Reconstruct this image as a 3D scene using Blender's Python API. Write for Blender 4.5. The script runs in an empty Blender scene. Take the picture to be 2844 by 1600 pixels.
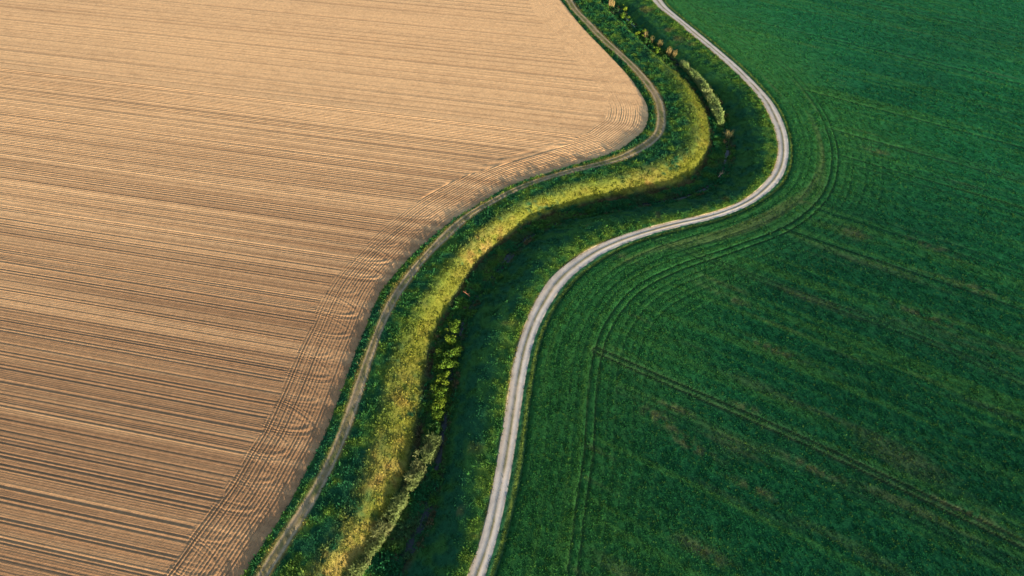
import bpy, math, random
import numpy as np

# ------------------------------------------------------------------ camera, light, exposure
scn = bpy.context.scene
COL = scn.collection
cam_d = bpy.data.cameras.new('camera'); cam = bpy.data.objects.new('camera', cam_d); COL.objects.link(cam)
cam_d.sensor_width = 36.0; cam_d.lens = 24.32; cam_d.clip_start = 0.5; cam_d.clip_end = 6000
cam.location = (0, 0, 115.0); cam.rotation_euler = (math.radians(44.0), 0, 0)
scn.camera = cam

SUN_EL, SUN_AZ = 8.0, 25.0            # elevation; azimuth measured from -y (behind the camera) towards +x
e, a = math.radians(SUN_EL), math.radians(SUN_AZ)
SUN = np.array([math.sin(a)*math.cos(e), -math.cos(a)*math.cos(e), math.sin(e)])   # towards the sun
world = bpy.data.worlds.new('World'); scn.world = world; world.use_nodes = True
nt = world.node_tree; nt.nodes.clear()
sky = nt.nodes.new('ShaderNodeTexSky'); sky.sky_type = 'NISHITA'; sky.sun_disc = False
sky.sun_elevation = e; sky.sun_rotation = math.radians(180.0) - a
sky.air_density = 1.0; sky.dust_density = 1.0; sky.ozone_density = 1.0
bg = nt.nodes.new('ShaderNodeBackground'); bg.inputs['Strength'].default_value = 0.125
out = nt.nodes.new('ShaderNodeOutputWorld')
nt.links.new(sky.outputs[0], bg.inputs['Color']); nt.links.new(bg.outputs[0], out.inputs['Surface'])
sun_d = bpy.data.lights.new('sun', 'SUN'); sun_o = bpy.data.objects.new('sun', sun_d); COL.objects.link(sun_o)
sun_d.energy = 5.0; sun_d.angle = math.radians(0.55); sun_d.color = (1.0, 0.80, 0.56)
sun_o.rotation_euler = (math.radians(90 - SUN_EL), 0, a)
sun_o.location = (60, -120, 160)
scn.view_settings.view_transform = 'Standard'; scn.view_settings.look = 'None'
scn.view_settings.exposure = 1.80; scn.view_settings.gamma = 1.0; scn.view_settings.use_curve_mapping = False

rng = np.random.default_rng(11)

# ------------------------------------------------------------------ lines traced in image pixels, projected to the ground through an estimated camera, metres (height, [(x, y), ...] far to near)
CURVES = {
 'field_edge': (0.00, [(19.07,265.87),(23.61,249.74),(27.41,238.51),(33.15,223.01),(37.38,211.16),(39.75,203.26),(41.35,195.07),(41.97,190.40),(41.77,185.66),(40.76,180.67),(39.37,176.80),(37.02,173.40),(33.61,169.52),(30.30,165.93),(22.75,161.73),(12.46,156.66),(2.25,151.29),(-3.85,146.89),(-8.59,142.03),(-13.44,137.21),(-16.63,133.67),(-20.06,128.61),(-23.30,124.01),(-26.02,119.20),(-28.10,114.94),(-29.79,111.05),(-31.00,106.52),(-31.75,102.05),(-32.29,97.65),(-33.17,92.74),(-33.81,87.76),(-34.29,83.55),(-35.22,76.87),(-36.26,70.46),(-37.91,64.53),(-39.49,58.48),(-41.49,52.94),(-43.19,48.65),(-44.51,45.05)]),
 'track_left': (0.00, [(20.46,265.87),(22.79,256.09),(27.28,243.60),(31.25,232.19),(36.40,220.97),(40.37,210.21),(42.80,201.67),(44.36,194.64),(44.35,187.50),(43.58,181.46),(42.13,175.84),(39.52,171.54),(34.30,166.64),(30.23,163.29),(24.04,160.19),(19.05,158.16),(14.33,156.16),(3.71,150.65),(-4.01,144.89),(-9.74,139.82),(-13.37,135.92),(-15.67,132.84),(-17.80,129.55),(-20.90,123.75),(-23.56,118.70),(-25.65,114.22),(-27.19,110.13),(-28.34,106.74),(-29.45,101.62),(-29.97,98.48),(-30.74,93.43),(-31.57,87.76),(-32.14,83.37),(-33.06,76.29),(-34.51,67.30),(-36.58,60.29),(-38.70,54.64),(-40.68,49.58),(-42.20,45.05)]),
 'track_right': (0.00, [(23.53,265.87),(25.76,255.78),(29.11,246.79),(32.97,235.73),(37.56,224.81),(41.74,214.53),(44.98,204.85),(46.90,195.72),(47.34,190.40),(47.20,185.86),(46.38,179.89),(45.03,175.28),(42.56,170.80),(38.83,166.46),(33.82,162.60),(30.13,160.53),(26.63,158.84),(17.06,155.17),(8.41,151.29),(2.22,147.51),(-4.53,142.03),(-9.99,136.78),(-12.49,133.11),(-15.65,128.21),(-18.77,123.49),(-21.34,118.83),(-23.27,114.10),(-24.98,109.67),(-26.20,105.96),(-27.38,101.62),(-27.86,99.20),(-28.68,94.12),(-29.49,87.39),(-29.82,83.55),(-30.55,76.96),(-31.85,69.14),(-33.88,61.06),(-35.95,55.03),(-38.05,49.83),(-40.00,45.05)]),
 'bank_brink_left': (0.00, [(32.43,265.87),(37.54,250.34),(40.13,243.60),(43.64,233.82),(47.75,223.01),(51.37,212.84),(53.73,205.31),(55.10,196.37),(55.36,188.32),(54.96,181.26),(53.84,172.84),(51.05,166.11),(46.31,161.73),(39.11,157.49),(29.38,153.54),(16.70,149.38),(9.28,145.50),(1.22,140.40),(-6.44,131.73),(-11.51,123.88),(-17.16,112.33),(-21.22,103.23),(-23.98,94.12),(-24.80,86.28),(-24.88,79.16),(-24.87,71.41),(-25.66,63.36),(-26.88,57.04),(-28.94,51.53),(-32.17,45.05)]),
 'stream_left': (-3.00, [(34.57,272.80),(39.96,256.26),(42.69,249.08),(46.21,238.81),(50.37,227.78),(55.26,217.41),(58.65,208.79),(61.52,198.18),(62.04,190.30),(61.63,183.78),(59.75,173.39),(57.14,166.13),(54.40,160.07),(51.49,155.40),(47.83,152.80),(38.05,148.99),(28.99,146.81),(23.81,145.43),(16.48,142.72),(11.01,140.35),(5.62,136.87),(1.20,132.79),(-2.00,129.11),(-5.81,124.88),(-7.85,121.67),(-9.70,117.20),(-11.99,111.37),(-13.57,106.70),(-15.25,102.11),(-16.30,97.70),(-16.69,93.46),(-16.69,89.48),(-16.81,85.36),(-17.03,80.79),(-17.32,77.34),(-17.59,73.19),(-17.96,68.82),(-18.55,65.01),(-19.62,61.14),(-21.01,57.15),(-22.50,52.61),(-24.41,48.30),(-25.40,46.22)]),
 'stream_right': (-3.00, [(37.71,272.80),(41.86,263.72),(46.79,249.66),(49.26,241.04),(52.86,231.73),(57.15,222.89),(60.92,214.73),(63.93,207.63),(65.63,200.16),(65.99,190.30),(65.58,180.04),(64.23,170.44),(62.19,163.50),(59.75,157.88),(56.68,153.77),(50.98,149.46),(43.12,146.35),(33.81,144.22),(28.53,142.57),(19.82,140.05),(14.40,138.16),(9.03,135.17),(4.68,131.55),(1.63,127.51),(-0.89,122.82),(-3.21,117.93),(-6.53,112.42),(-8.83,108.16),(-10.21,103.73),(-11.02,98.74),(-11.55,92.18),(-12.09,86.84),(-12.37,83.91),(-12.81,79.05),(-13.10,74.75),(-13.22,70.23),(-13.39,65.76),(-13.73,62.08),(-14.25,58.53),(-15.31,54.92),(-17.00,50.68),(-19.31,46.22)]),
 'bank_brink_right': (0.10, [(44.92,265.64),(49.78,250.12),(54.27,235.80),(60.27,222.56),(65.25,210.27),(70.02,201.05),(71.78,192.13),(71.87,183.09),(70.67,172.69),(68.76,163.15),(67.05,157.36),(64.51,152.11),(58.67,146.14),(48.88,141.46),(36.11,138.39),(23.73,135.38),(16.16,132.03),(10.37,128.23),(6.38,122.62),(2.79,115.08),(-1.23,107.54),(-4.13,100.69),(-5.94,94.24),(-6.61,88.81),(-7.44,78.92),(-8.10,72.46),(-8.68,65.59),(-9.39,58.91),(-10.16,52.38),(-11.03,45.01)]),
 'road_left': (0.25, [(53.75,265.29),(55.82,257.69),(59.79,248.61),(63.16,239.10),(66.39,230.88),(69.08,223.55),(71.41,217.00),(75.15,204.87),(77.81,191.66),(77.99,179.89),(76.90,169.34),(74.72,161.55),(70.29,153.04),(63.85,145.49),(57.40,140.54),(49.66,136.91),(40.61,134.08),(33.49,131.45),(26.37,128.33),(21.37,125.42),(17.09,122.33),(13.14,118.69),(9.80,114.81),(7.22,110.58),(4.35,103.76),(2.76,98.99),(1.23,93.13),(0.00,86.27),(-0.79,80.28),(-1.74,73.33),(-3.15,62.86),(-4.40,55.18),(-5.62,49.97),(-7.28,44.95)]),
 'road_right': (0.25, [(57.78,265.29),(59.14,258.00),(62.75,248.02),(66.63,238.27),(70.14,228.76),(75.42,213.82),(78.93,201.24),(80.89,192.30),(81.43,185.06),(81.04,175.65),(79.43,166.81),(76.90,159.17),(73.97,153.21),(70.73,148.74),(64.97,143.07),(58.66,138.64),(51.05,135.06),(41.99,132.00),(34.81,129.27),(28.15,125.95),(23.26,122.97),(19.70,120.06),(14.17,114.45),(9.83,107.63),(6.41,100.03),(4.54,93.92),(3.29,87.76),(2.48,82.48),(1.69,76.45),(1.03,71.57),(-0.20,63.22),(-1.58,55.58),(-2.81,50.03),(-4.32,44.95)]),
 'crop_edge': (0.10, [(58.97,265.64),(60.85,258.34),(64.26,248.93),(68.17,239.42),(71.70,230.12),(77.07,215.07),(80.54,201.95),(82.41,191.49),(82.63,181.70),(81.69,172.50),(79.78,163.50),(76.07,154.22),(71.00,147.07),(62.56,139.99),(52.71,134.53),(41.77,130.52),(32.93,127.17),(25.56,123.13),(20.47,118.85),(15.11,113.18),(10.39,105.54),(7.47,98.39),(5.72,91.88),(4.75,86.20),(4.15,82.14),(3.39,76.55),(2.82,71.43),(1.64,62.58),(-0.06,54.66),(-1.46,48.92),(-2.73,45.01)]),
 'tram_curve': (0.00, [(64.52,273.15),(72.17,252.08),(79.37,234.67),(89.92,216.08),(94.34,191.02),(93.26,171.46),(89.27,156.96),(82.29,143.83),(70.47,132.35),(54.56,124.09),(38.82,116.90),(28.50,109.74),(21.61,100.06),(18.00,90.64),(16.10,80.54),(14.27,67.10),(12.59,59.10),(9.96,45.06)]),
 'tram_a': (0.00, [(17.90,92.35),(33.28,83.27),(57.28,69.21),(87.02,50.15)]),
 'tram_b': (0.00, [(35.63,127.42),(61.83,111.39),(87.02,96.30),(104.26,83.67)]),
 'tram_c': (0.00, [(90.82,175.59),(104.91,169.04),(123.95,160.12),(139.17,151.55)]),
 'tram_d': (0.00, [(21.84,82.00),(30.77,77.51),(55.64,63.81),(81.16,48.65)]),
}

# ------------------------------------------------------------------ small numeric helpers
def h2(ix, iy, s):
    n = (ix.astype(np.int64)*374761393 + iy.astype(np.int64)*668265263 + s*974634121) & 0xffffffff
    n = ((n ^ (n >> 13))*1274126177) & 0xffffffff
    n = (n ^ (n >> 16)) & 0xffffff
    return n.astype(np.float32)/np.float32(0xffffff)
def vn(x, y, s=0):
    x = np.asarray(x, np.float64); y = np.asarray(y, np.float64)
    ix = np.floor(x); iy = np.floor(y); fx = (x-ix).astype(np.float32); fy = (y-iy).astype(np.float32)
    fx = fx*fx*(3-2*fx); fy = fy*fy*(3-2*fy)
    return (h2(ix, iy, s)*(1-fx)+h2(ix+1, iy, s)*fx)*(1-fy)+(h2(ix, iy+1, s)*(1-fx)+h2(ix+1, iy+1, s)*fx)*fy
def fbm(x, y, s=0, o=3):
    v = 0; amp = 0.5; t = 0
    for k in range(o):
        v = v+amp*vn(x*2**k+17*k, y*2**k-9*k, s+k); t += amp; amp *= .5
    return v/t
def sm(x, a, b): t = np.clip((x-a)/(b-a), 0, 1); return t*t*(3-2*t)
def gauss(x, w): return np.exp(-(x/w)**2)
def catmull(P, step):
    P = np.array(P, float); Q = np.vstack([2*P[0]-P[1], P, 2*P[-1]-P[-2]]); res = []
    for i in range(1, len(Q)-2):
        p0, p1, p2, p3 = Q[i-1:i+3]; n = max(2, int(np.linalg.norm(p2-p1)/step)); t = np.linspace(0, 1, n, endpoint=False)[:, None]
        res.append(.5*((2*p1)+(-p0+p2)*t+(2*p0-5*p1+4*p2-p3)*t*t+(-p0+3*p1-3*p2+p3)*t**3))
    return np.vstack(res+[P[-1:]])
def even(P, step):
    s = np.r_[0, np.cumsum(np.linalg.norm(np.diff(P, axis=0), axis=1))]; n = int(s[-1]/step)+1; q = np.linspace(0, s[-1], n)
    return np.c_[np.interp(q, s, P[:, 0]), np.interp(q, s, P[:, 1])]
def smooth(P, sig):
    k = np.arange(-int(3*sig), int(3*sig)+1); w = np.exp(-.5*(k/sig)**2); w /= w.sum(); m = len(k)//2
    Q = np.vstack([2*P[0]-P[m:0:-1], P, 2*P[-1]-P[-2:-m-2:-1]])
    return np.c_[np.convolve(Q[:, 0], w, 'valid'), np.convolve(Q[:, 1], w, 'valid')]
def dist(px, py, C, signed=False):
    C = C.astype(np.float32); o = np.empty(len(px), np.float32); px = px.astype(np.float32); py = py.astype(np.float32)
    for i in range(0, len(px), 20000):
        d = (px[i:i+20000, None]-C[None, :, 0])**2+(py[i:i+20000, None]-C[None, :, 1])**2
        o[i:i+20000] = np.sqrt(d.min(1))
    return o

def line(name, sig=2.5, ends=True):
    z, p = CURVES[name]
    P = smooth(even(catmull(p, .5), .4), sig)
    if ends:
        for end, L in ((0, 75.0), (1, 55.0)):
            Q = P if end else P[::-1]
            d = Q[-1]-Q[-26]; d /= np.linalg.norm(d); ext = Q[-1]+d*np.arange(.4, L, .4)[:, None]
            P = np.vstack([Q, ext]); P = P if end else P[::-1]
    return P
def halves(P, n1, n2):           # far end -> outermost point of the bend -> near end, evenly spaced in each half
    i = int(np.argmax(P[:, 0])); o = []
    for Q, n in ((P[:i+1], n1), (P[i:], n2)):
        s = np.r_[0, np.cumsum(np.linalg.norm(np.diff(Q, axis=0), axis=1))]; q = np.linspace(0, s[-1], n)
        o.append(np.c_[np.interp(q, s, Q[:, 0]), np.interp(q, s, Q[:, 1])])
    return np.vstack([o[0], o[1][1:]])

# ------------------------------------------------------------------ mesh + material helpers
def mesh_obj(name, V, F, cols=None, mat=None, parent=None, smooth_shade=True, kind=None):
    V = np.ascontiguousarray(V, np.float32); F = np.ascontiguousarray(F, np.int32); k = F.shape[1]
    me = bpy.data.meshes.new(name)
    me.vertices.add(len(V)); me.vertices.foreach_set('co', V.ravel())
    me.loops.add(F.size); me.loops.foreach_set('vertex_index', F.ravel())
    me.polygons.add(len(F)); me.polygons.foreach_set('loop_start', np.arange(0, F.size, k, dtype=np.int32))
    me.polygons.foreach_set('use_smooth', np.full(len(F), smooth_shade, dtype=bool))
    if cols is not None:
        at = me.color_attributes.new('tint', 'FLOAT_COLOR', 'POINT')
        c = np.ones((len(V), 4), np.float32); c[:, :3] = np.clip(cols, 0, 1); at.data.foreach_set('color', c.ravel())
    me.update(calc_edges=True)
    if mat: me.materials.append(mat)
    o = bpy.data.objects.new(name, me); COL.objects.link(o)
    if parent: o.parent = parent
    if kind: o['kind'] = kind
    return o
def grid_faces(nr, nc, c0=0, c1=None):
    c1 = nc-1 if c1 is None else c1
    i, j = np.meshgrid(np.arange(nr-1), np.arange(c0, c1), indexing='ij'); b = (i*nc+j).ravel()
    return np.c_[b, b+1, b+nc+1, b+nc]
def sub_mesh(V, F, C):
    u, inv = np.unique(F, return_inverse=True); return V[u], inv.reshape(F.shape), C[u]

def soil_mat(name, s1, s2, amt, bump, bs, rough=.95, extra=None):
    m = bpy.data.materials.new(name); m.use_nodes = True; n = m.node_tree; N = n.nodes; L = n.links
    p = N['Principled BSDF']; p.inputs['Roughness'].default_value = rough; p.inputs['Specular IOR Level'].default_value = .05
    at = N.new('ShaderNodeAttribute'); at.attribute_name = 'tint'
    tc = N.new('ShaderNodeTexCoord')
    def noise(sc, det=3):
        t = N.new('ShaderNodeTexNoise'); t.inputs['Scale'].default_value = sc; t.inputs['Detail'].default_value = det
        t.inputs['Roughness'].default_value = .6; L.new(tc.outputs['Object'], t.inputs['Vector']); return t
    a = noise(s1); b = noise(s2)
    ad = N.new('ShaderNodeMath'); ad.operation = 'ADD'; L.new(a.outputs['Fac'], ad.inputs[0]); L.new(b.outputs['Fac'], ad.inputs[1])
    mr = N.new('ShaderNodeMapRange'); mr.inputs['From Min'].default_value = .7; mr.inputs['From Max'].default_value = 1.3
    mr.inputs['To Min'].default_value = 1-amt; mr.inputs['To Max'].default_value = 1+amt; L.new(ad.outputs[0], mr.inputs['Value'])
    vm = N.new('ShaderNodeVectorMath'); vm.operation = 'SCALE'; L.new(at.outputs['Color'], vm.inputs[0]); L.new(mr.outputs[0], vm.inputs['Scale'])
    L.new(vm.outputs[0], p.inputs['Base Color'])
    if bump:
        bn = noise(bs, 4); bp = N.new('ShaderNodeBump'); bp.inputs['Strength'].default_value = 1; bp.inputs['Distance'].default_value = bump
        L.new(bn.outputs['Fac'], bp.inputs['Height']); L.new(bp.outputs[0], p.inputs['Normal'])
    return m
def leaf_mat(name, amt=.25, trans=.25, sc=1.7, rough=.6):
    m = bpy.data.materials.new(name); m.use_nodes = True; n = m.node_tree; N = n.nodes; L = n.links
    p = N['Principled BSDF']; p.inputs['Roughness'].default_value = .85; p.inputs['Specular IOR Level'].default_value = .04
    at = N.new('ShaderNodeAttribute'); at.attribute_name = 'tint'
    tc = N.new('ShaderNodeTexCoord'); t = N.new('ShaderNodeTexNoise'); t.inputs['Scale'].default_value = sc; t.inputs['Detail'].default_value = 3
    L.new(tc.outputs['Object'], t.inputs['Vector'])
    mr = N.new('ShaderNodeMapRange'); mr.inputs['From Min'].default_value = .3; mr.inputs['From Max'].default_value = .7
    mr.inputs['To Min'].default_value = 1-amt; mr.inputs['To Max'].default_value = 1+amt; L.new(t.outputs['Fac'], mr.inputs['Value'])
    vm = N.new('ShaderNodeVectorMath'); vm.operation = 'SCALE'; L.new(at.outputs['Color'], vm.inputs[0]); L.new(mr.outputs[0], vm.inputs['Scale'])
    L.new(vm.outputs[0], p.inputs['Base Color'])
    tr = N.new('ShaderNodeBsdfTranslucent'); L.new(vm.outputs[0], tr.inputs['Color'])
    mx = N.new('ShaderNodeMixShader'); mx.inputs[0].default_value = trans
    L.new(p.outputs[0], mx.inputs[1]); L.new(tr.outputs[0], mx.inputs[2]); L.new(mx.outputs[0], N['Material Output'].inputs['Surface'])
    return m
def tag(o, label=None, cat=None, group=None, kind=None):
    if label: o['label'] = label
    if cat: o['category'] = cat
    if group: o['group'] = group
    if kind: o['kind'] = kind
    return o

M_soil = soil_mat('dry_tilled_soil', 1.2, 6.0, .22, .07, 3.0)
M_gravel = soil_mat('pale_gravel', .9, 9.0, .14, .02, 12.0)
M_track = soil_mat('rutted_dirt_and_grass', 1.1, 7.0, .28, .03, 8.0)
M_turf = soil_mat('turf_floor', .8, 6.0, .35, .08, 4.0)
M_cropfloor = soil_mat('crop_floor', .5, 4.0, .35, .10, 3.0)
M_grass = leaf_mat('grass_leaves', .22, .32)
M_crop = leaf_mat('crop_leaves', .12, .35, 2.5)
M_reed = leaf_mat('reed_leaves', .15, .5, 3.0)
M_bush = leaf_mat('bush_leaves', .2, .3, 4.0)
M_bark = soil_mat('weathered_wood', 3, 14, .3, .01, 20)

def mixc(a, b, t): return np.asarray(a)*(1-t[..., None])+np.asarray(b)*t[..., None]

# ------------------------------------------------------------------ the ditch corridor: one lofted surface, cut into its pieces
N1, N2 = 420, 660
NAMES = ['field_edge', 'track_left', 'track_right', 'bank_brink_left', 'stream_left', 'stream_right', 'bank_brink_right', 'road_left', 'road_right', 'crop_edge']
LN = {n: line(n) for n in NAMES}
ST = [halves(LN[n], N1, N2) for n in NAMES]
ZS = [-.30, .05, .02, .05, -3.05, -3.05, -.10, .40, .38, .16]
SUBS = [8, 14, 20, 24, 10, 22, 24, 16, 6]
cols_xy = []; cz = []; zone = []; zv = []
for k in range(9):
    n = SUBS[k]
    for j in range(n + (1 if k == 8 else 0)):
        t = j/n; cols_xy.append(ST[k]*(1-t)+ST[k+1]*t); cz.append(ZS[k]*(1-t)+ZS[k+1]*t); zone.append(k); zv.append(t)
XY = np.stack(cols_xy, 1); NR, NC = XY.shape[:2]
cz = np.array(cz); zone = np.array(zone); zv = np.array(zv)
kk = np.arange(-3, 4); ww = np.exp(-.5*(kk/1.4)**2); ww /= ww.sum()
czs = np.convolve(np.pad(cz, 3, mode='edge'), ww, 'valid')
keep = np.isin(zone, [2, 3, 4, 5, 6]); czs = np.where(keep, czs, cz)
C0 = np.r_[0, np.cumsum(SUBS)]      # first column of each zone
X, Y = XY[..., 0], XY[..., 1]
Z = np.repeat(czs[None, :], NR, 0).astype(np.float64)
zo = np.repeat(zone[None], NR, 0); zt = np.repeat(zv[None], NR, 0)
is_turf = np.isin(zo, [0, 2, 3, 5, 6, 8]).astype(float)
edgefade = np.where(zo == 0, sm(zt, 0, .25), np.where(zo == 8, 1-sm(zt, .7, 1), 1))
lump = fbm(X*1.1, Y*1.1, 3, 3)-.5
lampl = np.select([zo == 3, zo == 5, zo == 6], [.24, .12, .14+.10*zt], np.where(zo == 0, .10, .28))
Z += is_turf*edgefade*(lampl*lump + .5*(fbm(X*.16, Y*.16, 8, 2)-.5)*np.isin(zo, [2, 3, 5, 6]))
Z += np.where(zo == 6, .30*np.sin(np.pi*zt)*(1-.4*zt), 0)
Z += np.where(zo == 0, .14*np.sin(np.pi*np.clip(zt*1.1, 0, 1)), 0)
chan = .80+.10*(vn(X*.07, Y*.07, 22)-.5)
Z += np.where(zo == 4, .24-.55*gauss(zt-chan, .15)+.30*(fbm(X*.9, Y*.9, 21, 3)-.5), 0)
# wheel ruts of the dirt track and the gravel road
wob = .05*(vn(X*.12, Y*.12, 5)-.5)
tr_rut = gauss(zt-.20+wob, .13)+gauss(zt-.80+wob, .12)
Z += np.where(zo == 1, -.07*tr_rut+.05*(fbm(X*1.5, Y*1.5, 31, 2)-.5), 0)
rd_mid = gauss(zt-.50+wob, .075)
Z += np.where(zo == 7, .04*rd_mid-.03*(gauss(zt-.26, .12)+gauss(zt-.74, .12))+.015*(fbm(X*.8, Y*.8, 32, 2)-.5), 0)

GREEN = np.array([.032, .118, .028]); DEEP = np.array([.013, .078, .034]); LIME = np.array([.120, .180, .024])
STRAW = np.array([.34, .25, .085]); OCHRE = np.array([.26, .17, .06]); RUST = np.array([.25, .115, .045]); MUDC = np.array([.085, .060, .036])
DRY = [(-6.9, 127.2, 7.5, .9), (-33.7, 50.6, 11.0, .95), (-25.0, 65.8, 7.0, .6), (36.5, 155.2, 7.0, .45), (-23.5, 84.5, 6.0, .4)]
def turf_color(x, y, z_, t, rnd=None):
    n1 = fbm(x*.10, y*.10, 41, 3); n2 = fbm(x*.5, y*.5, 43, 3); n3 = fbm(x*.06+4, y*.06, 47, 2)
    c = mixc(DEEP, GREEN, sm(n2+.25*(n1-.5), .30, .62))
    c = mixc(c, LIME, .55*sm(n2, .50, .78))
    # left slope: drying yellow grass, straw and rusty patches; low on the slope bare brown earth
    up = sm(x, 58, 40)*0+sm(y, 236, 190)                     # fades out along the far reach of the ditch
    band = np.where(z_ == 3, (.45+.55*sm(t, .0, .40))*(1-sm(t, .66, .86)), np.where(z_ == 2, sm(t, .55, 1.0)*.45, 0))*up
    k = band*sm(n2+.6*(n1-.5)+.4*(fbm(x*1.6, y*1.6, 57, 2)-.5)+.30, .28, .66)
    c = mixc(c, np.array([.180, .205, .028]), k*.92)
    spot = sum(a_*np.exp(-((x-px)**2+(y-py)**2)/r_**2) for px, py, r_, a_ in DRY)
    c = mixc(c, STRAW, np.clip(k*(.8*spot+.12*sm(n3, .5, .7))*sm(n2, .22, .6), 0, .85))
    c = mixc(c, RUST, np.clip(k*(.15+.6*spot)*sm(fbm(x*.35, y*.35, 53, 3), .55, .78), 0, .7))
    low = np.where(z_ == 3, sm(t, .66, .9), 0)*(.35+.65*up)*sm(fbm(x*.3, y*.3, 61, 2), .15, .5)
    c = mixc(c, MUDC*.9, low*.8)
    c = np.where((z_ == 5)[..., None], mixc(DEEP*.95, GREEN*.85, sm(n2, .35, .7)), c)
    c = np.where((z_ == 6)[..., None], mixc(mixc(DEEP, GREEN, sm(n2, .3, .65)), mixc(GREEN, np.array([.085, .165, .026]), sm(n2, .3, .65)), sm(t, .25, .7)), c)  # right flat painted brighter towards the road, as sunlit turf
    # fringes of dry grass along track and road
    fr = np.where(z_ == 0, sm(t, .66, .98), np.where(z_ == 2, 1-sm(t, 0, .07), np.where(z_ == 6, sm(t, .90, 1.0), 0)))
    c = mixc(c, OCHRE, .72*fr*sm(n1+.4*(n2-.5), .25, .6))
    c = mixc(c, OCHRE*.8, np.where(z_ == 6, .35*sm(fbm(x*.16, y*.16, 71, 3), .68, .85), 0))
    rb = np.where(z_ == 5, 1-sm(t, .02, .22), 0)*sm(fbm(x*.2, y*.2, 73, 2), .4, .6)
    c = mixc(c, MUDC*.9, rb*.5)
    c = np.where((z_ == 8)[..., None], mixc(DEEP, np.array([.13, .19, .03]), np.where(z_ == 8, .85*gauss(t-.62, .22), 0)), c)
    return c
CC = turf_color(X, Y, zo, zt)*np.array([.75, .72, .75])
dirt = np.array([.33, .25, .17]); dgrey = np.array([.30, .235, .155])
n2 = fbm(X*.6, Y*.6, 81, 3); n1 = fbm(X*.07, Y*.07, 82, 2)
tc_ = mixc(np.array([.15, .125, .060]), dgrey, np.clip(gauss(zt-.20+wob, .11)*.75+gauss(zt-.80+wob, .12), 0, 1)*sm(n2+.3, .35, .7))
tc_ = mixc(tc_, dirt*.8, .55*sm(n1, .4, .65)*sm(n2, .3, .6))
tc_ = mixc(tc_, np.array([.075, .10, .03]), .8*sm(fbm(X*.6, Y*.3, 85, 3), .45, .68)*(1-np.clip(tr_rut, 0, 1)))
ed_ = np.clip(1-sm(zt+.10*(n2-.5), .0, .13)+sm(zt+.10*(n2-.5), .90, 1.0), 0, 1); tc_ = mixc(tc_, np.array([.10, .11, .035]), .85*ed_)
CC = np.where((zo == 1)[..., None], tc_, CC)
pale = np.array([.345, .318, .296])
rc = mixc(pale, pale*.66, .8*sm(fbm(X*.35, Y*.35, 91, 4), .42, .72)); rc = mixc(rc, np.array([.33, .26, .19]), .5*sm(fbm(X*.11, Y*.11, 95, 3), .5, .7))
rc = mixc(rc, np.array([.15, .14, .065]), .92*np.clip(rd_mid*1.1*sm(fbm(X*.28, Y*.28, 92, 3), .2, .5), 0, 1))
rc = mixc(rc, np.array([.36, .29, .21]), .75*np.clip((1-sm(zt+.06*(n2-.5), .0, .10))+sm(zt+.06*(n2-.5), .95, 1.02), 0, 1))
rc = mixc(rc, pale*1.35, .75*gauss(zt-.74+wob, .11)); rc = mixc(rc, pale*1.18, .6*gauss(zt-.27+wob, .10))
CC = np.where((zo == 7)[..., None], rc, CC)
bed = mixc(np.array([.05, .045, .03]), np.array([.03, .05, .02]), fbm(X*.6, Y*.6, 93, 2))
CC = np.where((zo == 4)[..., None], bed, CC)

V = np.c_[X.ravel(), Y.ravel(), Z.ravel()]; CF = CC.reshape(-1, 3)
def piece(name, z0, z1, mat):
    v, f, c = sub_mesh(V, grid_faces(NR, NC, C0[z0], C0[z1]), CF)
    return mesh_obj(name, v, f, c, mat, kind='structure')
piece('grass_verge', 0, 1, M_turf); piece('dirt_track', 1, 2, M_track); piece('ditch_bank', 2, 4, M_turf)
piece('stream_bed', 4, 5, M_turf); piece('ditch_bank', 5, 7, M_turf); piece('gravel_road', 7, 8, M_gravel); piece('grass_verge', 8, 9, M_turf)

# stream water, a narrow dark sheet between the banks
wm = bpy.data.materials.new('still_water'); wm.use_nodes = True
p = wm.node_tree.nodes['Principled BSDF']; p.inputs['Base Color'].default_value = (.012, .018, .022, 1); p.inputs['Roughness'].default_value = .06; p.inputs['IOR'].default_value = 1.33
wt = wm.node_tree.nodes.new('ShaderNodeTexNoise'); wt.inputs['Scale'].default_value = 2.5; wb = wm.node_tree.nodes.new('ShaderNodeBump'); wb.inputs['Distance'].default_value = .01
wm.node_tree.links.new(wt.outputs['Fac'], wb.inputs['Height']); wm.node_tree.links.new(wb.outputs[0], p.inputs['Normal'])
lo, hi = C0[4]-3, C0[5]+3
wx = np.stack([XY[:, lo], XY[:, (lo+hi)//2], XY[:, hi]], 1).reshape(-1, 2)
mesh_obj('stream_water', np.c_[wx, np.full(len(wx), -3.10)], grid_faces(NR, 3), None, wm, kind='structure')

# ------------------------------------------------------------------ ploughed field, left
YA, XA = 66.0, -100.0; FB = 0.0; FA = -.208     # slope of the furrow that crosses x = XA at height Yf
def furrow_of(x, y): return (y-FA*(x-XA))/(1+FB*(x-XA))
edge = LN['field_edge']; fe = furrow_of(edge[:, 0], edge[:, 1])
o_ = np.argsort(fe); fe_s, ex_s = fe[o_], edge[o_, 0]
Yr = np.r_[np.arange(6, 120, .13), np.arange(120, 200, .18), np.arange(200, 305, .28), np.arange(306, 480, 4)]
Yr = Yr[(Yr > fe_s[0]+.5) & (Yr < fe_s[-1]-.5)]
tr = np.r_[np.arange(0, 14.5, .19), np.arange(14.5, 40, .9), np.arange(40, 250, 2.4), np.arange(252, 420, 12)]
XE = np.interp(Yr, fe_s, ex_s)
TX = np.repeat(tr[None], len(Yr), 0); FY = np.repeat(Yr[:, None], len(tr), 1)
PX = XE[:, None]-TX; PY = FY+(FA+FB*FY)*(PX-XA)
near = TX < 26
dE = np.full(TX.shape, 30.0); dE[near] = dist(PX[near], PY[near], edge)
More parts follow.
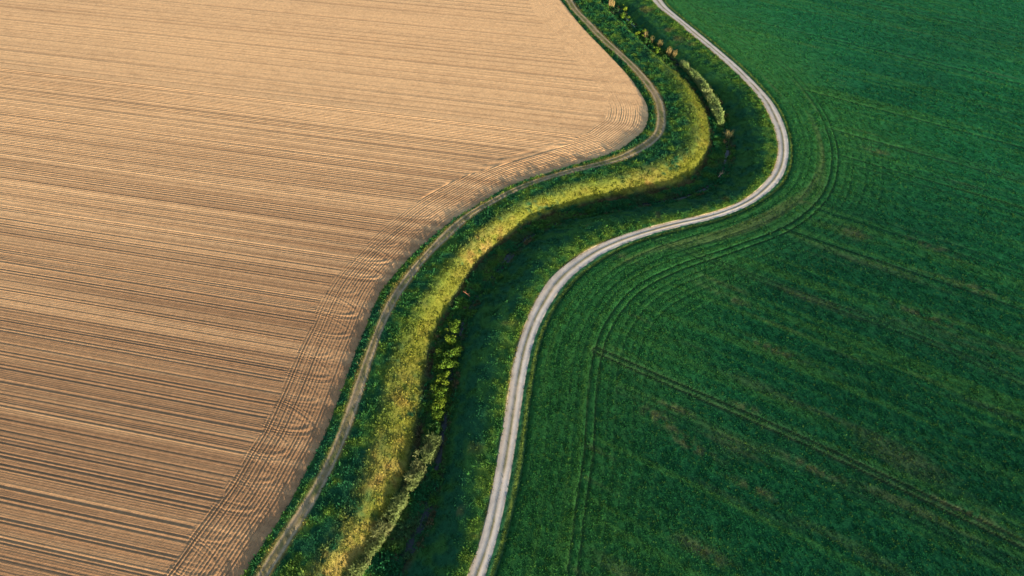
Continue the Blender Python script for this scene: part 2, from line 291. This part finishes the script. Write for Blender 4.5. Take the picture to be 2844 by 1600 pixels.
# furrow profile: passes about 3 m wide with a deep wheel line and finer tine lines between
fq = np.arange(0, 520, .03); prof = np.zeros_like(fq); furrow_shade = np.zeros_like(fq)
yq = 3.0; r = random.Random(5)
def add(c, d, w, ridge):
    global prof, furrow_shade
    i0, i1 = max(0, int((c-2)/.03)), int((c+2)/.03); q = fq[i0:i1]-c
    prof[i0:i1] += -d*gauss(q, w)+ridge*gauss(q+w*1.9, w*.8)+ridge*.6*gauss(q-w*1.9, w*.8); furrow_shade[i0:i1] += d*12*gauss(q, w)  # second mask: where shade is painted into the furrow bottoms
while yq < 500:
    big = r.random()
    add(yq, r.uniform(.05, .095) if big > .25 else .04, r.uniform(.15, .25), r.uniform(.03, .06))
    if r.random() < .5: add(yq+r.uniform(.55, .8), r.uniform(.05, .11), .2, .04)
    if yq > 130:
        for k in range(3): add(yq+.85*k+.5+r.uniform(-.15, .15), r.uniform(.03, .065), r.uniform(.14, .20), .03)
    else:
      for k in range(6): add(yq+.42*k+.35+r.uniform(-.1, .1), r.uniform(.018, .046), r.uniform(.09, .14), r.uniform(0, .026))
    yq += r.uniform(2.3, 3.4)
wv = .25*(vn(PX*.02, FY*.02, 7)-.5)
fz = .84*np.interp(FY+wv, fq, prof); fm = np.clip(np.interp(FY+wv, fq, furrow_shade), 0, 1)
mod = .62+.6*fbm(PX*.02, FY*.25, 15, 2)
WH = 12.4+1.6*(vn(FY*.42, FY*0, 3)-.5)+.8*(vn(FY*1.7, FY*0, 4)-.5)
inn = sm(dE, WH-.25, WH+.25)
hz = fz*mod*(inn+.22*(1-inn)*sm(dE, 1.5, 4))
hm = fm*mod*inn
head = (1-inn)*sm(dE, 1.0, 1.8)
farside = sm(PY, 122, 160)          # beyond the corner the turning marks are faint and muddled
hl = np.zeros_like(hz)
rr = np.random.default_rng(4)
for c in (1.3, 2.1, 2.7, 3.5, 4.1, 4.9, 5.5, 6.3, 6.9, 7.7, 8.3, 9.2, 9.8, 10.8, 11.4, 12.2):
    amp = rr.uniform(.85, 1.35)*(.35+1.1*vn(PY*.06+PX*.03, PY*0+c, 33))
    q = dE-c-.25*(vn(PY*.05, PX*.05, 35)-.5)
    hl += amp*(-.055*gauss(q, .14)+.045*gauss(q-.26, .12)+.03*gauss(q+.26, .12))
hl *= (1.15-.55*sm(PY, 176, 200))
LPX = 6.1; kk_ = np.floor(FY/LPX)
for dk in (-1, 0, 1):
    K = kk_+dk; j1 = h2(K, K*0, 5); j2 = h2(K, K*0, 6); j3 = h2(K, K*0, 8)
    Yc = (K+.5)*LPX+1.2*(j1-.5); tcn = 14.0+3.0*(j2-.5); aa = 10.2+2.2*(j3-.5)
    # tangent slope of the edge pushes far reaches of the field to longer t; work in perpendicular distance inside the headland
    w_ = np.maximum(tcn-dE, 0); yc2 = Yc-.16*w_-.01*w_*w_*(j1-.3)
    for b, am in ((1.5+.4*j2, .7), (1.95+.4*j2, .8), (2.9+.5*j2, 1.0), (3.35+.5*j2, .9)):
        a2 = aa*(.62+.12*b); rad = np.sqrt((w_/a2)**2+((FY-yc2)/b)**2); q = (rad-1)*b
        hl += am*(1-.75*farside)*(.42+.50*j3)*(-.070*gauss(q, .14)+.048*gauss(q-.25, .12)+.03*gauss(q+.25, .12))
hz = hz+hl*head
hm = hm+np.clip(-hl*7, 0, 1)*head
hz += .045*(fbm(PX*2.2, PY*2.2, 17, 2)-.5)*(.5+.5*head)*(1-sm(TX, 13, 22))+.25*(fbm(PX*.012, PY*.012, 19, 2)-.5)*sm(dE, 3, 20)
PZ = -.30+hz*sm(dE, 0, .6)
s_dry_lit = np.array([.58, .360, .185]); s_mid = np.array([.240, .138, .073]); s_furrow_shade = np.array([.13, .085, .055])
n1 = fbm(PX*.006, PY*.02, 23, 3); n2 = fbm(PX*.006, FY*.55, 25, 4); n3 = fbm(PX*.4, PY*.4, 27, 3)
sc_ = mixc(s_mid, s_dry_lit, sm(n1*.35+n2*.55+.45*sm(PY-.12*PX, 60, 240), .36, .98))  # dry streaks, plus light falloff painted in: far soil paler, near soil darker
sc_ = mixc(sc_, s_furrow_shade, np.clip(.45*hm, 0, .6)); sc_ = mixc(sc_, s_mid*.82, .15*sm(n3, .55, .75))  # painted shade: furrow and rut bottoms get a darker colour
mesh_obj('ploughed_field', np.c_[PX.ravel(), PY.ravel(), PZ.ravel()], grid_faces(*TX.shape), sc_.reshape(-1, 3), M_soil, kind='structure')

# ------------------------------------------------------------------ crop field, right
ce = LN['crop_edge']; oc = np.argsort(ce[:, 1]); cey, cex = ce[oc, 1], ce[oc, 0]
yr = np.r_[np.arange(4, 300, .36), np.arange(301, 470, 4)]; yr = yr[(yr > cey[0]+.3) & (yr < cey[-1]-.3)]
ct = np.r_[np.arange(0, 30, .34), np.arange(30, 150, .42), np.arange(152, 420, 6)]
KX = np.interp(yr, cey, cex)
BX = KX[:, None]+ct[None]; BY = np.repeat(yr[:, None], len(ct), 1)
TRAM = {n: even(catmull(CURVES[n][1], .5), .5) for n in CURVES if n.startswith('tram')}
for n in TRAM:
    if n != 'tram_curve':
        P = TRAM[n]; d = P[-1]-P[-6]; d /= np.linalg.norm(d); TRAM[n] = np.vstack([P, P[-1]+d*np.arange(.5, 60, .5)[:, None]])
TD = np.array([math.cos(math.radians(-31)), math.sin(math.radians(-31))])
BARE = [(28.20, 76.03, 3, 1.6), (33.93, 68.96, 5, 0.9), (31.55, 72.70, 4, 0.8), (55.15, 92.78, 6, 1.0), (104.39, 164.51, 4, 1.5), (85.10, 129.64, 4, 2), (102.01, 124.95, 5, 1.2), (49.88, 107.24, 4, 1.0), (32.37, 77.70, 4, 0.9), (55.15, 64.62, 6, 0.9), (91.89, 101.81, 7, 1.0), (46.51, 77.70, 3, 0.8), (79.17, 56.09, 6, 1.0), (43.82, 60.25, 4, 0.9), (26.07, 121.00, 4, 1.4), (75.31, 142.17, 3, 1.0), (106.45, 110.37, 5, 1.2), (32.34, 48.99, 5, 1.2)]
def crop_info(x, y):
    """rut depth 0..1, thin-stand 0..1, headland 0..1 at points of the crop field"""
    x = x.ravel(); y = y.ravel(); rut = np.zeros(len(x), np.float32); thin = np.zeros(len(x), np.float32)
    dc = dist(x, y, TRAM['tram_curve'])
    rut = np.maximum(rut, np.maximum(gauss(dc-.85, .22), 0)*.6)
    for q_, a_ in ((3.1, .22), (4.7, .27), (6.6, .18), (8.2, .24), (10.2, .16), (12.4, .18)): rut = np.maximum(rut, a_*gauss(dc-q_, .22)*(.4+.9*vn(x*.03, y*.03, 119)))
    for n, w in (('tram_a', 1.0), ('tram_b', .55), ('tram_c', .4), ('tram_d', .35)):
        d = dist(x, y, TRAM[n]); rut = np.maximum(rut, w*.85*gauss(d-.75, .22))
        thin = np.maximum(thin, .2*w*gauss(d, 1.5))
    de = dist(x, y, ce)
    u = x*TD[0]+y*TD[1]; v = -x*TD[1]+y*TD[0]
    inside = sm(dc, .5, 3)
    tcx = np.interp(y, TRAM['tram_curve'][::-1, 1], TRAM['tram_curve'][::-1, 0])
    headl = sm(tcx-x, -1, 2)
    # sown lines: faint streaks along the tramlines, and along the road in the headland
    st = fbm(u*.02, v*.75, 101, 3); st2 = fbm(de*.8, (x+y)*.02, 103, 3)
    streak = st*(1-headl)+st2*headl
    faint = (1-headl)*sm(vn(v*.21, v*0, 105), .72, .9)*gauss(np.abs((v/3.05) % 1-.5), .10)
    rut = np.maximum(rut, .75*faint)
    bare = sm(fbm(u*.035, v*.33, 107, 3)+.10*(1-sm(y, 60, 170))-.09, .61, .84)*(1-headl)*.22
    for bx, by, bl, bw in BARE:
        du = (x-bx)*TD[0]+(y-by)*TD[1]; dv = -(x-bx)*TD[1]+(y-by)*TD[0]; near_ = np.abs(du)+np.abs(dv) < 20
        q = np.zeros_like(bare); q[near_] = np.exp(-(du[near_]/bl)**2-(dv[near_]/bw)**2)*sm(fbm(x[near_]*.9, y[near_]*.9, 123, 2), .3, .6); bare = np.maximum(bare, .45*q)
    bareh = headl*sm(fbm(de*.38, y*.03, 109, 2)+.15*gauss(de-6, 3)-.10, .62, .82)*.28
    thin = np.clip(np.maximum(thin*.5, np.maximum(bare, bareh)), 0, 1)
    return rut, thin, streak, de, headl
rut, thin, streak, de, headl = [q.reshape(BX.shape) for q in crop_info(BX, BY)]
BZ = .10+.42*sm(de, .1, .9)*(1-.8*rut)*(1-.35*thin)+.09*(fbm(BX*.9, BY*.9, 111, 3)-.5)*sm(de, 0, .6)+.10*(streak-.5)
BZ += .5*(fbm(BX*.015, BY*.015, 113, 2)-.5)*sm(de, 4, 25)
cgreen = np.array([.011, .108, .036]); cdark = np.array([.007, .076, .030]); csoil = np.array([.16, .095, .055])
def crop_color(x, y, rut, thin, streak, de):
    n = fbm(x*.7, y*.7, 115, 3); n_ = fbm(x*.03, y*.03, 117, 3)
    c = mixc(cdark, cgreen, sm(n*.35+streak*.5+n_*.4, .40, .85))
    c = mixc(c, np.array([.030, .125, .026]), .6*sm(40-de+40*(n_-.5), 0, 38))*(.70+.50*sm(y+60*(n_-.5), 60, 240))[..., None]  # light falloff painted in: crop darker near the camera and away from the road
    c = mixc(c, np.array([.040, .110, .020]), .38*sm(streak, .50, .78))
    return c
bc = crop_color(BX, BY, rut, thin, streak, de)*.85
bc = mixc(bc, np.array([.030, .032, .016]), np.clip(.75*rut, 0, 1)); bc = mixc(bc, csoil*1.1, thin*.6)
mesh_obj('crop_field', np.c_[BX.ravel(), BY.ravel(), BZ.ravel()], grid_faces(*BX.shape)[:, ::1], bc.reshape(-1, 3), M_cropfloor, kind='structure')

# wider farmland far below notice, out to the horizon
gs = 3000.0; gv = []
gn = 41; gx, gy = np.meshgrid(np.linspace(-gs, gs, gn), np.linspace(-gs, gs, gn)); gcol = mixc(np.array([.05, .10, .04]), np.array([.30, .20, .12]), sm(fbm(gx.ravel()*.003, gy.ravel()*.003, 5, 2), .5, .55))
mesh_obj('ground', np.c_[gx.ravel(), gy.ravel(), np.full(gx.size, -4.6)], grid_faces(gn, gn), gcol, M_turf, kind='structure')

# ------------------------------------------------------------------ vegetation: leaf blades scattered as real little faces
def blades(P, h, w, spread, col, k, wide=False, r0=.15, coljit=.2, up=1.0, face=False):
    n = len(P); m = n*k
    az = rng.uniform(0, 2*np.pi, m); hh = np.repeat(h, k)*rng.uniform(.6, 1.15, m); sp = np.repeat(spread, k)*rng.uniform(.3, 1.2, m)
    ww_ = np.repeat(w, k)*rng.uniform(.7, 1.3, m); B = np.repeat(P, k, 0)
    ra = rng.uniform(0, 2*np.pi, m); rd = r0*np.sqrt(rng.uniform(0, 1, m)); B = B+np.c_[np.cos(ra)*rd, np.sin(ra)*rd, np.zeros(m)]
    d = np.c_[np.cos(az), np.sin(az)]; s = np.c_[-d[:, 1], d[:, 0]]*ww_[:, None]*.5
    if face:                        # leaves turned broadside to the light, give or take
        fa = a+rng.normal(0, .55, m); s = np.c_[np.cos(fa), np.sin(fa)]*ww_[:, None]*.5
    c = np.repeat(col, k, 0)*(1+coljit*rng.uniform(-1, 1, (m, 1)))
    z0 = np.zeros(m)
    if not wide:
        a1 = np.c_[B[:, :2]-s, B[:, 2]-.03]; a2 = np.c_[B[:, :2]+s, B[:, 2]-.03]; tip = np.c_[B[:, :2]+d*sp[:, None], B[:, 2]+hh*up]
        V = np.stack([a1, a2, tip], 1).reshape(-1, 3); F = np.arange(m*3).reshape(-1, 3); C = np.repeat(c, 3, 0)
    else:
        mid = np.c_[B[:, :2]+d*sp[:, None]*.5, B[:, 2]+hh*.75]; tip = np.c_[B[:, :2]+d*sp[:, None]*1.1, B[:, 2]+hh*rng.uniform(.6, 1.0, m)]
        a0 = np.c_[B[:, :2], B[:, 2]+hh*.05]
        V = np.stack([a0, mid-np.c_[s, z0], tip, mid+np.c_[s, z0]], 1).reshape(-1, 3); F = np.arange(m*4).reshape(-1, 4); C = np.repeat(c, 4, 0)
    return V, F, C
def join(parts):
    Vs, Fs, Cs, o = [], [], [], 0
    for v, f, c in parts: Vs.append(v); Fs.append(f+o); Cs.append(c); o += len(v)
    return np.vstack(Vs), np.vstack(Fs), np.vstack(Cs)

def scatter_zone(k, density):
    """random points on a strip of the corridor, with position, zone fraction"""
    a, b = C0[k], C0[k+1]; P = XY[:, a:b+1]; zz = Z[:, a:b+1]
    A = np.abs(np.cross(P[1:, -1]-P[:-1, 0], P[1:, 0]-P[:-1, -1]))*.5
    vis = (P[:-1, 0, 1] < 305) & (P[:-1, 0, 1] > 25); A = A*vis
    n = int(A.sum()*density); i = rng.choice(len(A), n, p=A/A.sum()); u = rng.random(n); t = rng.random(n)*(b-a)*.999; j = t.astype(int); f = t-j
    q = lambda M: (M[i, j]*(1-f)+M[i, j+1]*f)*(1-u)+(M[i+1, j]*(1-f)+M[i+1, j+1]*f)*u
    return q(P[..., 0]), q(P[..., 1]), q(zz), t/(b-a)
def grass(density, zone_ids, name):
    parts = []
    for k in zone_ids:
        x, y, z, t = scatter_zone(k, density*(1.5 if k in (0, 8) else 1))
        c = turf_color(x, y, np.full(len(x), k), t)*rng.uniform(.8, 1.25, (len(x), 1))
        clump = fbm(x*(1.7 if k == 0 else .75), y*(1.7 if k == 0 else .75), 131, 3)
        h = .10+.62*sm(clump, .38, .72)*rng.uniform(.6, 1.2, len(x))
        dry = c[:, 0] > c[:, 1]*.95
        h = np.where(dry, h*.8+.08, h)
        if k == 2: h *= 1-.7*(1-sm(t, 0, .06))
        if k == 6: h *= 1-.75*sm(t, .93, 1)
        if k == 0: h *= (1-.6*sm(t, .8, 1))*(.55+.5*sm(t, 0, .4))
        if k == 5: h = h*.35+.04
        if k == 3: h = h*.8+.05
        if k == 6: h *= .45+.4*t
        if k == 8: h = h*.3*(.25+.9*gauss(t-.65, .2))+.02
        parts.append(blades(np.c_[x, y, z], h, np.full(len(x), .20), h*.7+.12, c, 4, wide=True, r0=.28))
    v, f, c = join(parts)
    return mesh_obj(name, v, f, c, M_grass, smooth_shade=False, kind='stuff')
grass(5.5, (0, 2, 3, 5, 6, 8), 'meadow_grass')

# sparse grass on the track's middle and edges
x, y, z, t = scatter_zone(1, 5.0); kp = (rng.random(len(x)) < .8*gauss(t-.5, .18)+gauss(t, .10)+gauss(t-1, .09)) ; x, y, z, t = x[kp], y[kp], z[kp], t[kp]
c1 = mixc(np.array([.06, .085, .025]), np.array([.22, .16, .06]), fbm(x*.3, y*.3, 141, 2))
pa = blades(np.c_[x, y, z], np.full(len(x), .10), np.full(len(x), .09), np.full(len(x), .16), c1, 4, r0=.2)
x, y, z, t = scatter_zone(7, 5.0); kp = rng.random(len(x)) < .8*gauss(t-.5, .05)+.5*gauss(t, .03)+.5*gauss(t-1, .03); x, y, z, t = x[kp], y[kp], z[kp], t[kp]
c2 = mixc(np.array([.06, .085, .025]), np.array([.20, .16, .07]), fbm(x*.3, y*.3, 143, 2))
pb = blades(np.c_[x, y, z], np.full(len(x), .09), np.full(len(x), .09), np.full(len(x), .14), c2, 4, r0=.15)
v, f, c = join([pa, pb]); mesh_obj('track_grass', v, f, c, M_grass, smooth_shade=False, kind='stuff')

# tall weeds on the field edge: their long shadows fall on the soil
x, y, z, t = scatter_zone(0, 3.0); kp = (t < .45) & (vn(x*.9, y*.9, 151) > .55) & (y < 200); x, y, z = x[kp], y[kp], z[kp]
v, f, c = blades(np.c_[x, y, z], rng.uniform(.2, .55, len(x)), np.full(len(x), .12), np.full(len(x), .15), turf_color(x, y, x*0, x*0), 4, r0=.12)
mesh_obj('field_edge_weeds', v, f, c, M_grass, smooth_shade=False, kind='stuff')

# crop plants
def crop_points(n, y0, y1, t1):
    y = rng.uniform(y0, y1, n); t = rng.uniform(0, 1, n)*t1; x = np.interp(y, cey, cex)+t
    zc = np.sin(math.radians(46)); return x, y
xs, ys = [], []
for y0, y1, t1, dn in ((22, 70, 112, 5.0), (70, 120, 135, 4.1), (120, 200, 150, 2.7), (200, 300, 150, 1.5)):
    n = int((y1-y0)*t1*dn); x, y = crop_points(n, y0, y1, t1); xs.append(x); ys.append(y)
x = np.concatenate(xs); y = np.concatenate(ys)
half = (115*math.sin(math.radians(46))+y*math.cos(math.radians(46)))*.74+14
kp = x < half; x, y = x[kp], y[kp]
r1, t1, s1, d1, h1 = crop_info(x, y)
kp = rng.random(len(x)) > np.clip(1.1*r1+.35*t1, 0, .97); x, y, r1, t1, s1, d1 = x[kp], y[kp], r1[kp], t1[kp], s1[kp], d1[kp]
def bil(x, y):                     # height of the crop floor at points
    ri = np.interp(y, yr, np.arange(len(yr))); ci = np.interp(x-np.interp(y, yr, KX), ct, np.arange(len(ct)))
    i = np.clip(ri.astype(int), 0, len(yr)-2); j = np.clip(ci.astype(int), 0, len(ct)-2); fr = ri-i; fc = ci-j
    return (BZ[i, j]*(1-fc)+BZ[i, j+1]*fc)*(1-fr)+(BZ[i+1, j]*(1-fc)+BZ[i+1, j+1]*fc)*fr
z = bil(x, y)
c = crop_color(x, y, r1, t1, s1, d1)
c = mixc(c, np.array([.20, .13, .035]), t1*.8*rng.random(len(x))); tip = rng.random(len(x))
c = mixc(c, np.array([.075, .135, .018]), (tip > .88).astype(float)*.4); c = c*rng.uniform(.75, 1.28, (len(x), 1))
far = sm(y, 90, 220)
h = (.12+.20*fbm(x*.8, y*.8, 121, 2))*(1-.35*t1)
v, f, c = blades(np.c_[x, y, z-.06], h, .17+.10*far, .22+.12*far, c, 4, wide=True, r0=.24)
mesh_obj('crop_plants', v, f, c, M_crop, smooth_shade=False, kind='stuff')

# lush undergrowth filling the bottom of the ditch
parts = []
for k, dn in ((4, 11.0), (5, 5.0), (3, 5.0)):
    x, y, z, t = scatter_zone(k, dn)
    n = fbm(x*.55, y*.55, 161, 3)
    if k == 4: kp = ((t < .8) & (y > 72) & (y < 103)) | ((t < .66+.3*(n-.45)) & (n > .30)) | (vn(x*.16, y*.16, 181) > .33) | ((y > 104) & (y < 150)) & (t < .9)
    elif k == 5: kp = (t < .2) & (n > .42)
    else: kp = (t > .86) & (n > .42)
    x, y, z, n = x[kp], y[kp], z[kp], n[kp]
    c = mixc(np.array([.018, .112, .042]), np.array([.055, .150, .028]), sm(fbm(x*.35, y*.35, 163, 2), .4, .75))
    if k == 4: c = mixc(c, np.array([.07, .145, .022]), .8*sm(y, 70, 76)*(1-sm(y, 100, 108))*sm(n, .4, .65))
    c = mixc(c, MUDC*1.2, .8*sm(fbm(x*.25, y*.25, 167, 2), .56, .7)*(1 if k != 4 else .3))*rng.uniform(.7, 1.3, (len(x), 1))
    parts.append(blades(np.c_[x, y, z], .22+.75*sm(n, .35, .75)*rng.uniform(.5, 1.1, len(x)), np.full(len(x), .24), np.full(len(x), .34), c, 6, wide=True, r0=.3))
v, f, c = join(parts); mesh_obj('undergrowth', v, f, c, M_grass, smooth_shade=False, kind='stuff')

# reed beds
def along(P, n, w):
    P = even(catmull(P, .3), .2); i = rng.integers(0, len(P)-1, n); d = P[np.minimum(i+1, len(P)-1)]-P[i]; d /= np.linalg.norm(d, axis=1)[:, None]+1e-9
    ww_ = np.interp(i/len(P), np.linspace(0, 1, len(w)), w); s = rng.uniform(-1, 1, n)*ww_*.5
    return P[i, 0]-d[:, 1]*s, P[i, 1]+d[:, 0]*s
def reeds(name, P, n, w, z0, h, tint, label):
    x, y = along(P, n, w)
    g = vn(x*1.1, y*1.1, 171); kp = g > .33; x, y = x[kp], y[kp]
    hh = h*(.65+.5*vn(x*.6, y*.6, 173))*rng.uniform(.75, 1.15, len(x))
    c = mixc(np.array(tint), np.array([.34, .29, .17]), .25*sm(vn(x*.5, y*.5, 175), .45, .8))*rng.uniform(.9, 1.1, (len(x), 1))
    P0 = np.c_[x, y, np.full(len(x), z0)]
    v1, f1, c1 = blades(P0, hh, np.full(len(x), .085), hh*.24, c, 6, r0=.3, coljit=.12, face=True)
    v2, f2, c2 = blades(P0+np.c_[x*0, y*0, hh*.45], hh*.45, np.full(len(x), .06), hh*.22, c, 4, wide=True, r0=.3, coljit=.12, face=True)
    tri2 = np.vstack([f2[:, [0, 1, 2]], f2[:, [0, 2, 3]]]); v = np.vstack([v1, v2]); f = np.vstack([f1, tri2+len(v1)]); c = np.vstack([c1, c2])
    v[:, 0] -= .22*np.maximum(v[:, 2]-z0, 0)**1.5*.4
    return mesh_obj(name, v, f, c, M_reed, smooth_shade=False, kind='stuff')
reeds('reeds', [(-15.3, 72.6), (-16.4, 68.9), (-17.5, 65.0), (-19.1, 61.0), (-20.7, 57.7), (-22.3, 54.0), (-24.2, 49.8), (-25.2, 47.8), (-27, 44)], 1500, [3.4, 3.2, 2.0, 1.8, 2.0, 1.7, 1.6, 1.4], -3.0, 2.5, [.17, .235, .085], None)
reeds('reeds', [(58.1, 219.9), (60.4, 213.0), (62.2, 206.0), (63.6, 197.1), (64.1, 188.5), (63.8, 182.5)], 1150, [1.2, 1.7, 2.4, 2.8, 3.0, 1.6], -3.0, 2.8, [.20, .29, .10], None)
def reed_clump(x, y, h, rad, n, tint, label, spread=.3):
    root = bpy.data.objects.new('reed_clump', None); COL.objects.link(root); root.location = (x, y, -3.0)
    tag(root, label, 'reed clump', 'tall reed clumps along the stream')
    aa = rng.uniform(0, 2*np.pi, n); rd = rad*np.sqrt(rng.random(n)); px, py = np.cos(aa)*rd, np.sin(aa)*rd*.8
    hh = h*rng.uniform(.55, 1.1, n); c = .72*np.repeat(np.array([tint]), n, 0)*rng.uniform(.75, 1.3, (n, 1))
    v, f, c2 = blades(np.c_[px, py, np.zeros(n)], hh, np.full(n, .08), hh*spread, c, 6, wide=True, r0=.25, face=True)
    mesh_obj('leaves', v, f, c2, M_reed, root, smooth_shade=False, kind='stuff')
    v, f, c2 = blades(np.c_[px, py, hh*.9], hh*.16, np.full(n, .07), np.full(n, .10), c*np.array([1.25, 1.05, .9]), 2, wide=True, r0=.15)
    mesh_obj('seed_heads', v, f, c2, M_reed, root, smooth_shade=False, kind='stuff')
for a_ in (
    (38.7, 266.0, 3.4, 1.0, 34, [.46, .36, .17], 'tallest straw coloured reed clump, alone near the far end of the ditch'),
    (48.6, 240.2, 2.6, .7, 20, [.34, .29, .13], 'thin beige reed clump, farthest of the five together on the right stream bank'),
    (50.3, 236.8, 2.4, .7, 20, [.30, .28, .12], 'thin beige reed clump, second farthest of the five together on the right stream bank'),
    (52.6, 233.4, 2.7, .8, 24, [.33, .29, .12], 'thin beige reed clump, middle one of the five together on the right stream bank'),
    (55.0, 227.5, 3.0, .9, 28, [.40, .33, .14], 'bright straw reed clump, second nearest of the five together on the right stream bank'),
    (56.6, 225.6, 2.8, .8, 24, [.38, .32, .14], 'bright straw reed clump, nearest of the five together, just before the long reed bed'),
    (64.3, 176.0, 2.6, .6, 14, [.30, .28, .12], 'loose fan shaped reed clump with splayed blades just below the long upper reed bed'),
    (62.9, 173.4, 1.6, .4, 10, [.34, .20, .10], 'short reddish dry reed clump at the water below the upper reed bed')):
    reed_clump(*a_, spread=.75 if 'fan' in a_[6] else .22)

# leafy bushes growing in the stream
def bush(x, y, rad, h, tint, label, group):
    root = bpy.data.objects.new('bush', None); COL.objects.link(root); root.location = (x, y, -3.05); tag(root, label, 'bush', group)
    V = []; C = []
    nb = 9; cen = np.c_[rng.normal(0, rad*.42, nb), rng.normal(0, rad*.55, nb), rng.uniform(.45, .85, nb)*h]; br = rng.uniform(.26, .52, nb)*rad
    n = int(330*rad)
    k = rng.integers(0, nb, n); d = rng.normal(0, 1, (n, 3)); d /= np.linalg.norm(d, axis=1)[:, None]; d[:, 2] = np.abs(d[:, 2])*1.0-.25
    c = cen[k]+d*(br[k]*rng.uniform(.6, 1.08, n))[:, None]
    nn = d+rng.normal(0, .55, (n, 3)); nn /= np.linalg.norm(nn, axis=1)[:, None]
    u = np.cross(nn, rng.normal(0, 1, (n, 3))); u /= np.linalg.norm(u, axis=1)[:, None]; w = np.cross(nn, u)
    s = rng.uniform(.12, .24, n)[:, None]
    V = np.stack([c-u*s, c-w*s*.55, c+u*s, c+w*s*.55], 1).reshape(-1, 3)
    col = np.array([tint])*rng.uniform(.6, 1.35, (n, 1))*(1+.25*rng.uniform(-1, 1, (nb, 1))[k])
    mesh_obj('foliage', V, np.arange(4*n).reshape(-1, 4), np.repeat(col, 4, 0), M_bush, root, smooth_shade=False)
    for q in range(3):
        b0 = np.array([rng.normal(0, .08), rng.normal(0, .08), -.15]); b1 = cen[q]*np.array([.9, .9, 1.0])
        tube('stem', [b0, (b0+b1)/2+np.array([.05, -.04, .05]), b1], [.05, .035, .015], np.array([.12, .085, .055]), root)
def tube(name, P, R, col, parent):
    P = np.array(P, float); vs = []; m = 6
    for i in range(len(P)):
        d = P[min(i+1, len(P)-1)]-P[max(i-1, 0)]; d /= np.linalg.norm(d); u = np.cross(d, [.3, .2, .93]); u /= np.linalg.norm(u); w = np.cross(d, u)
        an = np.arange(m)/m*2*np.pi; vs.append(P[i]+R[i]*(np.cos(an)[:, None]*u+np.sin(an)[:, None]*w))
    V = np.vstack(vs); F = [(i*m+j, i*m+(j+1) % m, (i+1)*m+(j+1) % m, (i+1)*m+j) for i in range(len(P)-1) for j in range(m)]
    return mesh_obj(name, V, np.array(F), np.repeat(col[None], len(V), 0), M_bark, parent)
ORD = ['first', 'second', 'third', 'fourth', 'fifth', 'sixth', 'seventh', 'eighth', 'ninth', 'tenth']
BR = [.090, .165, .020]; YG = [.125, .190, .020]; DG = [.040, .105, .024]
low = [(-12.8, 100.7, 1.25, 1.9, BR), (-13.7, 98.0, 1.1, 1.7, YG), (-13.2, 94.4, 1.45, 1.9, BR), (-14.3, 92.4, 1.0, 1.5, DG), (-13.9, 90.0, 1.4, 1.9, BR),
       (-14.6, 86.5, 1.1, 1.6, YG), (-15.2, 83.7, 1.35, 1.8, BR), (-15.3, 80.9, 1.3, 1.8, YG), (-15.0, 77.8, 1.15, 1.7, BR), (-15.4, 75.2, 1.0, 1.5, DG)]
for i, (x, y, rd, h, tn) in enumerate(low):
    word = {str(BR): 'bright green leafy', str(YG): 'yellow green leafy', str(DG): 'dark green leafy'}[str(tn)]
    bush(x+.2, y, rd*1.45, h*1.15, tn, f'{word} bush, {ORD[i]} of ten from the far end of the near row', 'bushes in the near stretch of the stream')
up = [(43.6, 262.8, 1.5, 2.0, YG), (42.0, 255.4, 1.5, 1.9, BR), (44.3, 250.5, 1.4, 1.8, DG), (46.6, 242.3, 1.7, 2.0, YG), (48.2, 235.1, 1.4, 1.8, DG), (50.7, 228.8, 1.5, 1.8, BR), (52.8, 224.4, 1.4, 1.7, DG)]
for i, (x, y, rd, h, tn) in enumerate(up):
    word = {str(BR): 'bright green rounded', str(YG): 'yellow green rounded', str(DG): 'dark green rounded'}[str(tn)]
    bush(x, y, rd, h, tn, f'{word} bush, {ORD[i]} of seven from the far end of the upper stream', 'bushes in the far stretch of the stream')
# dead wood
b = bpy.data.objects.new('fallen_branch', None); COL.objects.link(b); b.location = (-10.6, 111.0, -2.0); tag(b, 'reddish brown fallen branch on the edge of the shaded stream bank', 'branch')
tube('limb', [(-.75, .55, .35), (-.2, .15, .30), (.35, -.25, .12), (.8, -.6, -.15)], [.05, .075, .085, .09], np.array([.30, .14, .08]), b)
tube('twig', [(-.2, .15, .30), (-.15, .5, .5), (-.3, .8, .55)], [.04, .03, .015], np.array([.28, .14, .08]), b)
tube('twig', [(.35, -.25, .12), (.6, -.05, .35), (.8, .05, .4)], [.04, .025, .012], np.array([.28, .14, .08]), b)
b = bpy.data.objects.new('dead_branch', None); COL.objects.link(b); b.location = (58.5, 157.5, -2.6); tag(b, 'pale bare dead branch lying in the shaded stream at the outer bend', 'branch')
tube('limb', [(-.8, -.9, .1), (-.25, -.3, .35), (.4, .5, .6), (.7, 1.2, 1.0)], [.07, .065, .05, .025], np.array([.30, .22, .14]), b)
for q in ((-.2, .9, .9), (.9, -.1, 1.0), (-.7, .2, .7), (1.2, .6, 1.3)):
    tube('twig', [(-.1, -.1, .4), (q[0]*.5, q[1]*.5+.1, .6), (q[0]*.8, q[1]*.8, q[2]*.8)], [.045, .03, .015], np.array([.30, .21, .13]), b)

print('tris', sum(len(o.data.polygons)*(2 if len(o.data.polygons) and o.data.polygons[0].loop_total == 4 else 1) for o in bpy.data.objects if o.type == 'MESH'))
